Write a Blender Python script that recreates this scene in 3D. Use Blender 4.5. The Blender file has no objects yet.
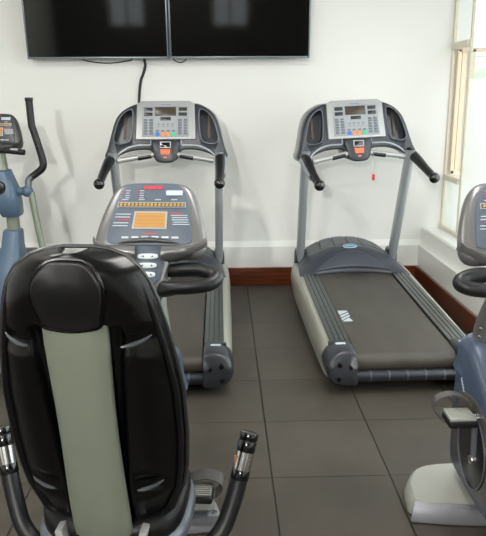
import bpy, bmesh, math, random
from mathutils import Vector, Matrix
random.seed(4)
C = bpy.context.scene.collection
S = bpy.context.scene

# ------------------------------------------------------------------ camera
F, YAW, PITCH, ROLL, CH = 660.4, 0.02838, 0.24961, 0.00590, 1.5498
def cam_axes():
    cy, sy, cp, sp = math.cos(YAW), math.sin(YAW), math.cos(PITCH), math.sin(PITCH)
    f = Vector((sy*cp, cy*cp, -sp)); r = Vector((cy, -sy, 0)); d = f.cross(r)
    c, s = math.cos(ROLL), math.sin(ROLL)
    return c*r+s*d, -s*r+c*d, f
cr, cd, cf = cam_axes()
cam_data = bpy.data.cameras.new('camera'); cam = bpy.data.objects.new('camera', cam_data); C.objects.link(cam)
M = Matrix((cr, -cd, -cf)).transposed().to_4x4(); M.translation = (0, 0, CH); cam.matrix_world = M
cam_data.sensor_fit = 'HORIZONTAL'; cam_data.sensor_width = 36; cam_data.lens = 36*F/486; cam_data.clip_start = .02
S.camera = cam

# ------------------------------------------------------------------ world, lights, exposure
S.view_settings.view_transform = 'Standard'; S.view_settings.look = 'None'
S.view_settings.gamma = 1; S.view_settings.use_curve_mapping = False
S.view_settings.exposure = -0.04
W = bpy.data.worlds.new('sky'); S.world = W; W.use_nodes = True
bg = W.node_tree.nodes['Background']; bg.inputs[0].default_value = (.93, .97, 1, 1); bg.inputs[1].default_value = 2.1

def area(name, loc, direction, sx, sy, power, col=(1, 1, 1)):
    l = bpy.data.lights.new(name, 'AREA'); l.shape = 'RECTANGLE'; l.size = sx; l.size_y = sy; l.energy = power; l.color = col
    o = bpy.data.objects.new(name, l); C.objects.link(o); o.location = loc
    o.rotation_euler = Vector(direction).to_track_quat('-Z', 'Y').to_euler(); return o
# fill lights added under the ceiling; no such lamps are visible
FILL_STRIPS = [(-1.6, 2.6), (.6, 2.6), (-1.6, -1.2), (.6, -1.2)]
for x, y in FILL_STRIPS:
    area('ceiling_fill_light', (x, y, 2.83), (0, 0, -1), .28, 1.15, 30 if y > 0 else 7, (1, .985, .955))
# hard light set from the wall shadows; source unseen, its lamp body is added
area('added_hard_light', (-.90, -3.2, 2.34), (0, 1, -.09), .06, .06, 140, (1, .97, .92))
# compact downlight on the ceiling, left of the photographer
area('downlight_light', (-1.35, .10, 2.84), (.31, 1, -.62), .12, .12, 42, (1, .98, .94))
# daylight through the side window and the rear window
area('window_daylight', (2.2, 2.7, 1.6), (-1, .0, -.35), 3.2, 1.8, 40, (.95, .98, 1))

# ------------------------------------------------------------------ materials
def lin(h):
    h = h.lstrip('#'); v = [int(h[i:i+2], 16)/255 for i in (0, 2, 4)]
    return tuple((c/12.92 if c <= .04045 else ((c+.055)/1.055)**2.4) for c in v)
MATS = {}
def mat(name, col, rough=.5, metal=0, var=.06, scale=30, bump=0, coat=0, emit=0, spec=.5):
    if name in MATS: return MATS[name]
    m = bpy.data.materials.new(name); m.use_nodes = True; nt = m.node_tree; b = nt.nodes['Principled BSDF']
    c = lin(col) if isinstance(col, str) else col
    tc = nt.nodes.new('ShaderNodeTexCoord'); nz = nt.nodes.new('ShaderNodeTexNoise')
    nz.inputs['Scale'].default_value = scale; nz.inputs['Detail'].default_value = 3
    nt.links.new(tc.outputs['Object'], nz.inputs['Vector'])
    cr_ = nt.nodes.new('ShaderNodeMapRange'); cr_.inputs[3].default_value = 1-var; cr_.inputs[4].default_value = 1+var
    nt.links.new(nz.outputs[0], cr_.inputs[0])
    mx = nt.nodes.new('ShaderNodeVectorMath'); mx.operation = 'SCALE'; mx.inputs[0].default_value = c
    nt.links.new(cr_.outputs[0], mx.inputs['Scale']); nt.links.new(mx.outputs[0], b.inputs['Base Color'])
    b.inputs['Roughness'].default_value = rough; b.inputs['Metallic'].default_value = metal
    b.inputs['Coat Weight'].default_value = coat; b.inputs['Coat Roughness'].default_value = .12
    b.inputs['Specular IOR Level'].default_value = spec
    if bump:
        bp = nt.nodes.new('ShaderNodeBump'); bp.inputs['Strength'].default_value = bump; bp.inputs['Distance'].default_value = .002
        n2 = nt.nodes.new('ShaderNodeTexNoise'); n2.inputs['Scale'].default_value = scale*8
        nt.links.new(tc.outputs['Object'], n2.inputs['Vector'])
        nt.links.new(n2.outputs[0], bp.inputs['Height']); nt.links.new(bp.outputs[0], b.inputs['Normal'])
    if emit:
        b.inputs['Emission Color'].default_value = (*c, 1); b.inputs['Emission Strength'].default_value = emit
    MATS[name] = m; return m
m_wall = mat('wall_paint', '#e8e9e5', .6, var=.012, scale=2.5, bump=.06)
m_rear = mat('dimmed_rear_wall', '#77736d', .7, var=.05, scale=2)  # dimness of the rear room put into the grey, keeps reflections dark
m_trimwhite = mat('white_gloss_paint', '#e8e9e4', .3, var=.015, scale=4)
m_ceil = mat('ceiling_paint', '#eeeeea', .8, var=.01)
m_cream = mat('cream_window_paint', '#dcd6c2', .4, var=.03)
m_peach = mat('peach_timber', '#e2d2b8', .5, var=.05)
m_hood = mat('hood_plastic', '#343841', .34, var=.03)
m_ribtop = mat('hood_ribbed_plastic', '#54595d', .45, var=.03)
m_cap = mat('cap_plastic', '#2b2e34', .33, var=.04)
m_side = mat('silver_side', '#aeaea4', .38, metal=.45, var=.05, scale=8)
m_rail = mat('rail_grey', '#5a5e5d', .24, metal=.8, var=.05)
m_console = mat('console_plastic', '#2b2f36', .35, var=.04)
m_conslight = mat('console_silver', '#9aa0a6', .35, metal=.2)  # silver of the moulding line and rail underside
m_silver = mat('silver_plastic', '#adaeaf', .35, metal=.35, var=.02)
m_upright = mat('upright_paint', '#a6acb0', .33, metal=.45, var=.02)
m_black = mat('black_plastic', '#141416', .3, var=.05)
m_glossblack = mat('gloss_black', '#0a0a0c', .12, var=.02, coat=.5)
m_rubber = mat('foam_grip', '#141517', .42, var=.08, bump=.15, spec=.45)
m_cup = mat('cup_liner', '#33363b', .22, var=.1)
m_lcd = mat('lcd_dark', '#3a3226', .25)
m_lcdblack = mat('lcd_black', '#26272a', .25)
m_key = mat('key_grey', '#646b73', .5)
m_blue = mat('blue_key', '#2f6fd0', .4); m_orange = mat('orange_key', '#f08a4e', .4); m_green = mat('green_key', '#33c98a', .4)
m_redlit = mat('orange_red', '#f0744e', .5)
m_chrome = mat('chrome', '#c9c9c9', .15, metal=.95)
m_red = mat('red_print', '#c93a46', .5); m_white = mat('white_print', '#b4bdc6', .5)
m_bikeblue = mat('bike_blue', '#3b485c', .36, var=.03)
m_bikegrey = mat('bike_silver', '#747373', .33, metal=.5, var=.03)
m_face = mat('face_blue_grey', '#4f5a67', .45, var=.02)
m_post = mat('sage_post', '#7d8477', .38, metal=.25, var=.03, scale=6)
m_dark = mat('dark_cover', '#4a4542', .3, var=.05)
m_amber = mat('amber_lcd', '#b08246', .4, var=.05); m_led = mat('amber_led', '#b98f4c', .4)
m_olive = mat('led_window', '#4b4427', .4)
m_foot = mat('foot_silver', '#9b9c95', .4, metal=.15, var=.03, scale=8)
m_shell = mat('seat_shell', '#050506', .27, var=.06, scale=12, spec=.24)
m_oval = mat('seat_oval', '#0b0b0d', .36, var=.08, scale=25, spec=.35)
m_pad = mat('seat_vinyl', '#08080a', .42, var=.06, bump=.15, spec=.3)
m_grey = mat('seat_grey', '#5b6068', .32, metal=.2)
m_ellblue = mat('elliptical_blue', '#4a6075', .4, var=.05, scale=14)
m_ellgrey = mat('elliptical_grey', '#414342', .35, metal=.2)
m_bar = mat('steel_arm', '#5e676c', .35, metal=.35)
m_glow = mat('lamp_glow', '#fff8ec', .5, emit=3.5)
m_hedge = mat('hazed_hedge_green', '#b9cbb0', .8, var=.5, scale=3)  # washed-out haze is put into the leaf colour
m_outwall = mat('outside_wall', '#f4f4f0', .8)
m_pave = mat('outside_paving', '#d8d8d2', .9)
m_cable = mat('cable_black', '#1a1a1a', .5)
m_bezel = mat('tv_bezel', '#6c757c', .3, metal=.4)
m_screen = mat('tv_screen', '#030405', .06, var=0, spec=.5)

def floor_mat():
    m = bpy.data.materials.new('rubber_tiles'); m.use_nodes = True; nt = m.node_tree; b = nt.nodes['Principled BSDF']; L = nt.links
    def N(t, **k):
        n = nt.nodes.new(t)
        for a, v in k.items(): setattr(n, a, v)
        return n
    g = N('ShaderNodeNewGeometry'); sep = N('ShaderNodeSeparateXYZ'); L.new(g.outputs['Position'], sep.inputs[0])
    def cell(out, off):
        a = N('ShaderNodeMath', operation='ADD'); L.new(out, a.inputs[0]); a.inputs[1].default_value = off+50
        dv = N('ShaderNodeMath', operation='DIVIDE'); L.new(a.outputs[0], dv.inputs[0]); dv.inputs[1].default_value = .5
        fl = N('ShaderNodeMath', operation='FLOOR'); L.new(dv.outputs[0], fl.inputs[0])
        fr = N('ShaderNodeMath', operation='FRACT'); L.new(dv.outputs[0], fr.inputs[0])
        sb = N('ShaderNodeMath', operation='SUBTRACT'); L.new(fr.outputs[0], sb.inputs[0]); sb.inputs[1].default_value = .5
        ab = N('ShaderNodeMath', operation='ABSOLUTE'); L.new(sb.outputs[0], ab.inputs[0])
        return fl, ab
    fx, ax = cell(sep.outputs[0], -.188); fy, ay = cell(sep.outputs[1], -2.481)
    def groove(a, w):
        r = N('ShaderNodeMapRange'); r.inputs[1].default_value = .5-w; r.inputs[2].default_value = .5-w*.35; L.new(a.outputs[0], r.inputs[0]); return r
    gx, gy = groove(ax, .010), groove(ay, .0065)
    mxg = N('ShaderNodeMath', operation='MAXIMUM'); L.new(gx.outputs[0], mxg.inputs[0]); L.new(gy.outputs[0], mxg.inputs[1])
    cb = N('ShaderNodeCombineXYZ'); L.new(fx.outputs[0], cb.inputs[0]); L.new(fy.outputs[0], cb.inputs[1])
    wn = N('ShaderNodeTexWhiteNoise'); L.new(cb.outputs[0], wn.inputs['Vector'])
    n1 = N('ShaderNodeTexNoise'); n1.inputs['Scale'].default_value = 3.2; n1.inputs['Detail'].default_value = 6; L.new(g.outputs['Position'], n1.inputs['Vector'])
    n2 = N('ShaderNodeTexNoise'); n2.inputs['Scale'].default_value = 240; L.new(g.outputs['Position'], n2.inputs['Vector'])
    r1 = N('ShaderNodeMapRange'); r1.inputs[1].default_value = .3; r1.inputs[2].default_value = .7; r1.inputs[3].default_value = .82; r1.inputs[4].default_value = 1.14; L.new(n1.outputs[0], r1.inputs[0])
    r2 = N('ShaderNodeMapRange'); r2.inputs[3].default_value = .91; r2.inputs[4].default_value = 1.09; L.new(wn.outputs[0], r2.inputs[0])
    r3 = N('ShaderNodeMapRange'); r3.inputs[3].default_value = .85; r3.inputs[4].default_value = 1.15; L.new(n2.outputs[0], r3.inputs[0])
    mu = N('ShaderNodeMath', operation='MULTIPLY'); L.new(r1.outputs[0], mu.inputs[0]); L.new(r2.outputs[0], mu.inputs[1])
    mu2 = N('ShaderNodeMath', operation='MULTIPLY'); L.new(mu.outputs[0], mu2.inputs[0]); L.new(r3.outputs[0], mu2.inputs[1])
    vm = N('ShaderNodeVectorMath', operation='SCALE'); vm.inputs[0].default_value = lin('#46413a'); L.new(mu2.outputs[0], vm.inputs['Scale'])
    mix = N('ShaderNodeMix', data_type='RGBA'); L.new(mxg.outputs[0], mix.inputs[0]); L.new(vm.outputs[0], mix.inputs[6]); mix.inputs[7].default_value = (*lin('#1c1916'), 1)
    L.new(mix.outputs[2], b.inputs['Base Color'])
    b.inputs['Roughness'].default_value = .5; b.inputs['Specular IOR Level'].default_value = .35
    bp = N('ShaderNodeBump'); bp.inputs['Strength'].default_value = .25; bp.inputs['Distance'].default_value = .002; L.new(n2.outputs[0], bp.inputs['Height'])
    bp2 = N('ShaderNodeBump', invert=True); bp2.inputs['Strength'].default_value = .8; bp2.inputs['Distance'].default_value = .004
    L.new(mxg.outputs[0], bp2.inputs['Height']); L.new(bp.outputs[0], bp2.inputs['Normal']); L.new(bp2.outputs[0], b.inputs['Normal'])
    return m
def belt_mat():
    m = bpy.data.materials.new('running_belt'); m.use_nodes = True; nt = m.node_tree; b = nt.nodes['Principled BSDF']; L = nt.links
    tc = nt.nodes.new('ShaderNodeTexCoord'); mp = nt.nodes.new('ShaderNodeMapping'); mp.inputs['Scale'].default_value = (5, 1.2, 5)
    L.new(tc.outputs['Object'], mp.inputs[0]); n = nt.nodes.new('ShaderNodeTexNoise'); n.inputs['Scale'].default_value = 1.6; n.inputs['Detail'].default_value = 5
    L.new(mp.outputs[0], n.inputs['Vector']); r = nt.nodes.new('ShaderNodeMapRange'); r.inputs[1].default_value = .35; r.inputs[2].default_value = .7
    r.inputs[3].default_value = .85; r.inputs[4].default_value = 1.3; L.new(n.outputs[0], r.inputs[0])
    v = nt.nodes.new('ShaderNodeVectorMath'); v.operation = 'SCALE'; v.inputs[0].default_value = lin('#3d3932'); L.new(r.outputs[0], v.inputs['Scale'])
    L.new(v.outputs[0], b.inputs['Base Color']); b.inputs['Roughness'].default_value = .45
    n2 = nt.nodes.new('ShaderNodeTexNoise'); n2.inputs['Scale'].default_value = 300; L.new(tc.outputs['Object'], n2.inputs['Vector'])
    bp = nt.nodes.new('ShaderNodeBump'); bp.inputs['Strength'].default_value = .3; bp.inputs['Distance'].default_value = .001; L.new(n2.outputs[0], bp.inputs['Height']); L.new(bp.outputs[0], b.inputs['Normal'])
    return m
def wood_mat():
    m = bpy.data.materials.new('varnished_wood'); m.use_nodes = True; nt = m.node_tree; b = nt.nodes['Principled BSDF']; L = nt.links
    tc = nt.nodes.new('ShaderNodeTexCoord'); mp = nt.nodes.new('ShaderNodeMapping'); mp.inputs['Scale'].default_value = (1.5, 1.5, 30)
    L.new(tc.outputs['Object'], mp.inputs[0]); n = nt.nodes.new('ShaderNodeTexNoise'); n.inputs['Scale'].default_value = 2.5; n.inputs['Detail'].default_value = 6
    L.new(mp.outputs[0], n.inputs['Vector']); r = nt.nodes.new('ShaderNodeValToRGB'); L.new(n.outputs[0], r.inputs[0])
    r.color_ramp.elements[0].position = .3; r.color_ramp.elements[0].color = (*lin('#42190a'), 1)
    r.color_ramp.elements[1].position = .75; r.color_ramp.elements[1].color = (*lin('#76391a'), 1)
    L.new(r.outputs[0], b.inputs['Base Color']); b.inputs['Roughness'].default_value = .3
    return m
def glass_mat(name, frost):
    m = bpy.data.materials.new(name); m.use_nodes = True; nt = m.node_tree; b = nt.nodes['Principled BSDF']
    b.inputs['Base Color'].default_value = (.97, 1, .99, 1); b.inputs['Transmission Weight'].default_value = 1
    b.inputs['Roughness'].default_value = frost; b.inputs['IOR'].default_value = 1.02 if not frost else 1.25
    return m
m_floor, m_belt, m_wood = floor_mat(), belt_mat(), wood_mat()
m_glass, m_frost = glass_mat('clear_glass', 0), glass_mat('frosted_glass', .45)

# ------------------------------------------------------------------ mesh helpers
class MB:
    def __init__(s): s.bm = bmesh.new()
    def box(s, c, size, bev=0, rot=None, seg=2):
        r = bmesh.ops.create_cube(s.bm, size=1); vs = r['verts']
        bmesh.ops.scale(s.bm, vec=size, verts=vs)
        if bev:
            es = list({e for v in vs for e in v.link_edges})
            rr = bmesh.ops.bevel(s.bm, geom=es, offset=min(bev, min(size)*.49), segments=seg, profile=.6, affect='EDGES')
            vs = list({v for f in rr['faces'] for v in f.verts} | {v for v in vs if v.is_valid})
        if rot is not None: bmesh.ops.rotate(s.bm, cent=(0, 0, 0), matrix=rot, verts=vs)
        bmesh.ops.translate(s.bm, vec=c, verts=vs); return s
    def loft(s, secs, caps=True, closed=True):
        rings = [[s.bm.verts.new(p) for p in q] for q in secs]; n = len(rings[0])
        for a, b in zip(rings, rings[1:]):
            for i in range(n if closed else n-1):
                j = (i+1) % n
                try: s.bm.faces.new((a[i], a[j], b[j], b[i]))
                except ValueError: pass
        if caps and closed:
            for r in (rings[0], rings[-1]):
                c = s.bm.verts.new(sum((v.co for v in r), Vector())/n)
                for i in range(n): s.bm.faces.new((r[i], r[(i+1) % n], c))
        return s
    def tube(s, pts, r, n=12, smooth=6, flat=1, caps=True):
        pts = [Vector(p) for p in pts]; rs = r if isinstance(r, (list, tuple)) else [r]*len(pts)
        P, Rr = [], []
        if smooth > 1 and len(pts) > 2:
            for i in range(len(pts)-1):
                a = pts[max(i-1, 0)]; b = pts[i]; c = pts[i+1]; d = pts[min(i+2, len(pts)-1)]
                for k in range(smooth):
                    t = k/smooth
                    P.append(.5*((2*b)+(c-a)*t+(2*a-5*b+4*c-d)*t*t+(3*b-a-3*c+d)*t**3)); Rr.append(rs[i]*(1-t)+rs[i+1]*t)
            P.append(pts[-1]); Rr.append(rs[-1])
        else: P, Rr = pts, rs
        T0 = (P[1]-P[0]).normalized(); up = Vector((0, 0, 1)) if abs(T0.z) < .9 else Vector((0, 1, 0))
        nx = T0.cross(up).normalized(); secs = []; prev = T0
        for i, p in enumerate(P):
            T = (P[min(i+1, len(P)-1)]-P[max(i-1, 0)]).normalized()
            nx = (prev.rotation_difference(T) @ nx); nx = (nx-T*nx.dot(T)).normalized(); ny = T.cross(nx); prev = T
            secs.append([p+nx*Rr[i]*math.cos(2*math.pi*k/n)+ny*Rr[i]*flat*math.sin(2*math.pi*k/n) for k in range(n)])
        return s.loft(secs, caps=caps)
    def cyl(s, a, b, r, n=20, bev=0):
        a, b = Vector(a), Vector(b)
        if bev:
            d = (b-a).normalized()*bev
            return s.tube([a, a+d*.3, a+d, b-d, b-d*.3, b], [r-bev, r-bev*.3, r, r, r-bev*.3, r-bev], n=n, smooth=1)
        return s.tube([a, b], r, n=n, smooth=1)
    def ball(s, c, r, sc=(1, 1, 1)):
        q = bmesh.ops.create_uvsphere(s.bm, u_segments=18, v_segments=12, radius=r)['verts']
        bmesh.ops.scale(s.bm, vec=sc, verts=q); bmesh.ops.translate(s.bm, vec=c, verts=q); return s
    def prism(s, outline, d0, d1, fn, bev=0):
        # outline of (u, v) extruded from d0 to d1; fn maps (u, v, d) to a point; bevel = inset ring near both ends
        cx = sum(p[0] for p in outline)/len(outline); cy = sum(p[1] for p in outline)/len(outline)
        def ins(k):
            out = []
            n = len(outline)
            for i in range(n):
                a, b, c = Vector(outline[i-1]), Vector(outline[i]), Vector(outline[(i+1) % n])
                t = (c-a); nn = Vector((t.y, -t.x));
                nn = nn.normalized() if nn.length > 1e-9 else Vector((0, 0))
                out.append((b.x+nn.x*k*sg, b.y+nn.y*k*sg))
            return out
        ar = sum(outline[i-1][0]*outline[i][1]-outline[i][0]*outline[i-1][1] for i in range(len(outline)))
        sg = -1 if ar > 0 else 1
        secs = []
        if bev:
            sd = 1 if d1 > d0 else -1
            L = [(d0, bev), (d0+sd*bev*.35, bev*.35), (d0+sd*bev, 0), (d1-sd*bev, 0), (d1-sd*bev*.35, bev*.35), (d1, bev)]
        else: L = [(d0, 0), (d1, 0)]
        rings = []
        for d, k in L:
            o = ins(k) if k else outline
            rings.append([s.bm.verts.new(fn(u, v, d)) for u, v in o])
        n = len(outline)
        for a, b in zip(rings, rings[1:]):
            for i in range(n): s.bm.faces.new((a[i], a[(i+1) % n], b[(i+1) % n], b[i]))
        for r in (rings[0], rings[-1]):
            f = s.bm.faces.new(r); bmesh.ops.triangulate(s.bm, faces=[f])
        return s
    def grid(s, nu, nv, fn):
        V = [[s.bm.verts.new(fn(i/(nu-1), j/(nv-1))) for i in range(nu)] for j in range(nv)]
        for j in range(nv-1):
            for i in range(nu-1): s.bm.faces.new((V[j][i], V[j][i+1], V[j+1][i+1], V[j+1][i]))
        return s
    def build(s, name, m, parent=None, angle=38, solid=0, mats=None):
        bmesh.ops.remove_doubles(s.bm, verts=s.bm.verts, dist=1e-6)
        bmesh.ops.recalc_face_normals(s.bm, faces=s.bm.faces)
        for f in s.bm.faces: f.smooth = True
        for e in s.bm.edges:
            if len(e.link_faces) == 2 and e.calc_face_angle(0) > math.radians(angle): e.smooth = False
        me = bpy.data.meshes.new(name); s.bm.to_mesh(me); s.bm.free(); me.materials.append(m)
        o = bpy.data.objects.new(name, me); C.objects.link(o)
        if parent: o.parent = parent
        if solid:
            md = o.modifiers.new('solid', 'SOLIDIFY'); md.thickness = solid; md.offset = -1
        return o
def box(name, c, size, m, parent=None, bev=0, rot=None):
    return MB().box(c, size, bev, rot).build(name, m, parent)
def thing(name, loc, label, cat, group=None, rotz=0):
    o = bpy.data.objects.new(name, None); C.objects.link(o); o.empty_display_size = .1
    o.location = loc; o.rotation_euler = (0, 0, rotz); return tag(o, label, cat, group)
def tag(o, label, cat, group=None):
    o['label'] = label; o['category'] = cat
    if group: o['group'] = group
    return o
def struct(o): o['kind'] = 'structure'; return o
def cut(o, cutter):
    md = o.modifiers.new('cut', 'BOOLEAN'); md.object = cutter; md.operation = 'DIFFERENCE'; md.solver = 'EXACT'
    bpy.context.view_layer.update(); dg = bpy.context.evaluated_depsgraph_get()
    me = bpy.data.meshes.new_from_object(o.evaluated_get(dg)); o.modifiers.clear(); o.data = me
    bpy.data.objects.remove(cutter)
def copy_tree(o, parent=None):
    c = o.copy(); C.objects.link(c)
    if parent: c.parent = parent; c.matrix_parent_inverse = o.matrix_parent_inverse
    for ch in list(o.children): copy_tree(ch, c)
    return c
def ellipse(cx, cy, rx, ry, n=28, p=2.0):
    return [(cx+rx*math.copysign(abs(math.cos(t))**(2/p), math.cos(t)), cy+ry*math.copysign(abs(math.sin(t))**(2/p), math.sin(t)))
            for t in (2*math.pi*i/n for i in range(n))]
def spline(pts, k=5, closed=True):
    out = []; n = len(pts)
    for i in range(n if closed else n-1):
        a, b, c, d = (Vector(pts[(i+q) % n if closed else max(0, min(n-1, i+q))]) for q in (-1, 0, 1, 2))
        for j in range(k):
            t = j/k; out.append(tuple(.5*((2*b)+(c-a)*t+(2*a-5*b+4*c-d)*t*t+(3*b-a-3*c+d)*t**3)))
    if not closed: out.append(tuple(pts[-1]))
    return out
def mirror(pts): return pts+[(-x, y) for x, y in reversed(pts) if abs(x) > 1e-6]

# ================================================================== SETTING
YB, YU = 5.48, 5.52     # lower face and upper face of the back wall
XL, XR, YR, ZC = -3.4, 1.66, -3.6, 2.9
struct(box('floor', ((XL+XR+.2)/2, (YR+YB)/2, -.05), (XR-XL+.4, YB-YR+.2, .1), m_floor))
struct(box('ceiling', ((XL+1.9)/2, (YR+YU)/2, ZC+.05), (1.9-XL+.4, YU-YR+.3, .1), m_ceil))
b = MB(); b.box(((XL+1.9)/2, YU+.1, ZC/2), (1.9-XL+.2, .2, ZC))
struct(b.build('wall_back', m_wall))
b = MB(); b.prism([(YU+.01, 0), (YB, 0), (YB, .336), (YB+.012, .345), (YU+.01, .392)], XL, XR+.03, lambda u, v, d: (d, u, v))
struct(b.build('trim_2', m_wall))
struct(box('wall_left', (XL-.1, (YR+YU)/2, ZC/2), (.2, YU-YR, ZC), m_wall))
# rear wall with two window openings
b = MB(); b.box(((XL+1.9)/2, YR-.1, .5), (1.9-XL, .2, 1.0)); b.box(((XL+1.9)/2, YR-.1, 2.4), (1.9-XL, .2, 1.0))
for x0, x1 in ((XL, -2.3), (-1.55, -.2), (.55, 1.9)): b.box(((x0+x1)/2, YR-.1, 1.45), (x1-x0, .2, .9))
struct(b.build('wall_rear', m_rear))
for k, (x0, x1) in enumerate(((-2.3, -1.55), (-.2, .55))):
    b = MB()
    for x in (x0+.025, (x0+x1)/2, x1-.025): b.box((x, YR-.1, 1.45), (.05, .05, .9))
    for z in (1.025, 1.875): b.box(((x0+x1)/2, YR-.1, z), (x1-x0, .05, .05))
    w_ = struct(b.build('window_%d' % (k+2), m_cream)); box('pane', ((x0+x1)/2, YR-.1, 1.45), (x1-x0, .006, .86), m_glass, w_)
# right wall: lower face, ledge, sill block, then the window band from z .483 up to 2.55
b = MB()
b.prism([(XR, 0), (XR, .336), (XR+.012, .345), (XR+.038, .392), (XR+.038, .47), (XR+.05, .483), (1.835, .483), (1.88, .483), (1.95, .483), (1.95, 0)], YR, YU, lambda u, v, d: (u, d, v))
b.box((1.90, (YR+YU)/2, 2.76), (.12, YU-YR, .30))
b.box((1.90, (YR+.6)/2, 1.55), (.12, .6-YR, 2.16))
b.box((1.97, (YR+YU)/2, .2), (.06, YU-YR, .4))
struct(b.build('wall_right', m_trimwhite))
struct(MB().box(((XL+XR)/2, YB-.012, .079), (XR-XL, .024, .158), .004).build('baseboard_back', m_wood))
struct(MB().box((XR-.012, (YR+YB)/2, .079), (.024, YB-YR-.03, .158), .004).build('baseboard_right', m_wood))
struct(MB().box((XL+.012, (YR+YB)/2, .079), (.024, YB-YR-.03, .158), .004).build('baseboard_left', m_wood))
# side window
XW = 1.845
b = MB()
b.box((XW+.015, YU-.008, 1.545), (.028, .032, 2.125), .004)                       # jamb by the back wall
for y in (5.125, 3.9, 2.6, 1.3): b.box((XW+.015, y, 1.545), (.022, .026, 2.125), .004)
b.box((XW+.015, .62, 1.545), (.05, .04, 2.125), .004)
b.box((XW+.015, (.6+YU)/2, .497), (.055, YU-.6, .028), .004)
b.box((XW+.015, (.6+YU)/2, 2.60), (.055, YU-.6, .03), .004)
b.box((XW+.015, 5.32, 1.952), (.055, .34, .05), .004)
b.box((XW+.015, 5.32, .915), (.055, .34, .045), .004)
win = struct(b.build('window_1', m_cream))
for nm, y0, y1, z0, z1, mt in (('pane', 5.16, 5.49, .51, .892, m_frost), ('pane', 5.16, 5.49, 1.978, 2.585, m_glass),
                               ('pane', 3.925, 5.110, .51, 1.690, m_frost), ('pane', 3.925, 5.110, 1.692, 2.585, m_glass), ('pane', 2.625, 3.875, .51, 2.585, m_glass),
                               ('pane', 1.325, 2.575, .51, 2.585, m_glass), ('pane', .64, 1.275, .51, 2.585, m_glass)):
    o = box(nm, (XW+.015, (y0+y1)/2, (z0+z1)/2), (.005, y1-y0, z1-z0), mt, win)
# open casement sash swung outwards in the narrow bay
b = MB()
for x_, w_, dy in ((1.893, .030, 0), (1.935, .038, .012), (2.005, .032, 0), (2.27, .035, 0)): b.box((x_, 5.468+dy, 1.435), (w_, .035, .985), .003)
for z_, h_ in ((1.925, .035), (.95, .04)): b.box((2.08, 5.468, z_), (.40, .035, h_), .003)
b.box((2.13, 5.468, 1.875), (.28, .012, .012), .002)
b.build('casement_sash', m_peach, win); box('pane', (2.14, 5.468, 1.42), (.24, .004, .92), m_glass, win)
# outside: paving, low white wall, hedge above it
struct(box('trim_1', (7.0, 10, -.05), (10, 40, .1), m_pave))['label'] = 'pale paving outside the window'
ow = tag(box('garden_wall', (8.0, 13.0, 1.05), (.25, 32, 2.1), m_outwall), 'white garden wall seen through the side window', 'wall')
b = MB()
for i in range(68):
    y = .5+i*.42+random.uniform(-.15, .15)
    b.ball((8.9+random.uniform(-.2, .2), y, 2.15+random.uniform(-.1, .1)), random.uniform(.35, .5), (1, 1, .8))
hd = b.build('hedge', m_hedge); tag(hd, 'clipped hedge, its green paled with painted haze, above the garden wall outside the window', 'hedge')
# added fill strips on the ceiling
fill0 = None
for k, (x, y) in enumerate(FILL_STRIPS):
    if not fill0:
        fill0 = thing('ceiling_fill', (x, y, ZC), '', 'lamp', 'added fill strips on the ceiling')
        MB().box((0, 0, -.02), (.32, 1.25, .04), .008).build('housing', m_trimwhite, fill0); box('diffuser', (0, 0, -.046), (.28, 1.15, .012), m_glow, fill0, .003); l = fill0
    else: l = copy_tree(fill0)
    l.location = (x, y, ZC)
    l['label'] = 'added white fill strip on the ceiling, out of view, ' + ('front' if y > 0 else 'rear') + (' left' if x < 0 else ' right') + ' of the four'

t = thing('downlight', (-1.35, .10, ZC), 'small round downlight on the ceiling between the added fill strips', 'lamp')
MB().cyl((0, 0, 0), (0, 0, -.035), .11, 28, .006).build('housing', m_trimwhite, t); MB().cyl((0, 0, -.034), (0, 0, -.040), .085, 28).build('diffuser', m_glow, t)
t = thing('added_rear_lamp', (-.90, YR, 2.34), 'added round lamp body for the hard light, unseen at the rear wall', 'lamp')  # made-up fixture around the hard light
MB().cyl((0, 0, 0), (0, .30, 0), .03, 18).build('arm', m_trimwhite, t); MB().cyl((0, .28, 0), (0, .385, -.01), .10, 28, .006).build('housing', m_trimwhite, t)

# ================================================================== TELEVISIONS
def tv(xc, label):
    w, h = 1.085, .64; t = thing('television', (xc, 5.39, 1.862), label, 'television', 'wall televisions')
    t.rotation_euler = (math.radians(6.3), 0, 0)
    b = MB(); b.box((0, .028, h/2), (w, .05, h), .008); b.box((0, -.002, .008), (w, .012, .016), .003); b.box((0, -.002, h-.006), (w, .012, .012), .003)
    for s in (-1, 1): b.box((s*(w/2-.006), -.002, h/2), (.012, .012, h), .003)
    b.build('bezel', m_bezel, t)
    box('screen', (0, -.003, h/2+.002), (w-.02, .006, h-.026), m_screen, t)
    b = MB(); b.box((0, .082, h/2-.06), (.5, .058, .26), .01); b.build('wall_bracket', m_black, t)
    return t
tv(-.957, 'left black flat television on the white wall, above the left treadmill')
tv(.139, 'right black flat television on the white wall, nearer the window')
def cable(name, pts, r, label):
    o = MB().tube(pts, r, n=8, smooth=8).build(name, m_cable); return tag(o, label, 'cable')
cable('power_cable', [(-.618, 5.495, 2.05), (-.618, 5.497, 1.874), (-.611, 5.502, 1.82), (-.632, 5.508, 1.75), (-.652, 5.508, 1.70), (-.668, 5.508, 1.60), (-.676, 5.508, 1.50), (-.676, 5.508, 1.42)], .0105, 'thick black cable running down the wall behind the left treadmill')
so = box('wall_socket', (-.676, 5.513, 1.38), (.085, .012, .085), m_trimwhite, None, .003); tag(so, 'white wall socket hidden behind the console of the left treadmill', 'socket')
cable('signal_cable', [(-1.10, 5.50, 1.95), (-1.10, 5.50, 1.868), (-1.02, 5.50, 1.845), (-.90, 5.50, 1.836), (-.78, 5.50, 1.848), (-.71, 5.50, 1.868), (-.71, 5.50, 1.95)], .0038, 'thin black cable sagging below the left television')
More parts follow.
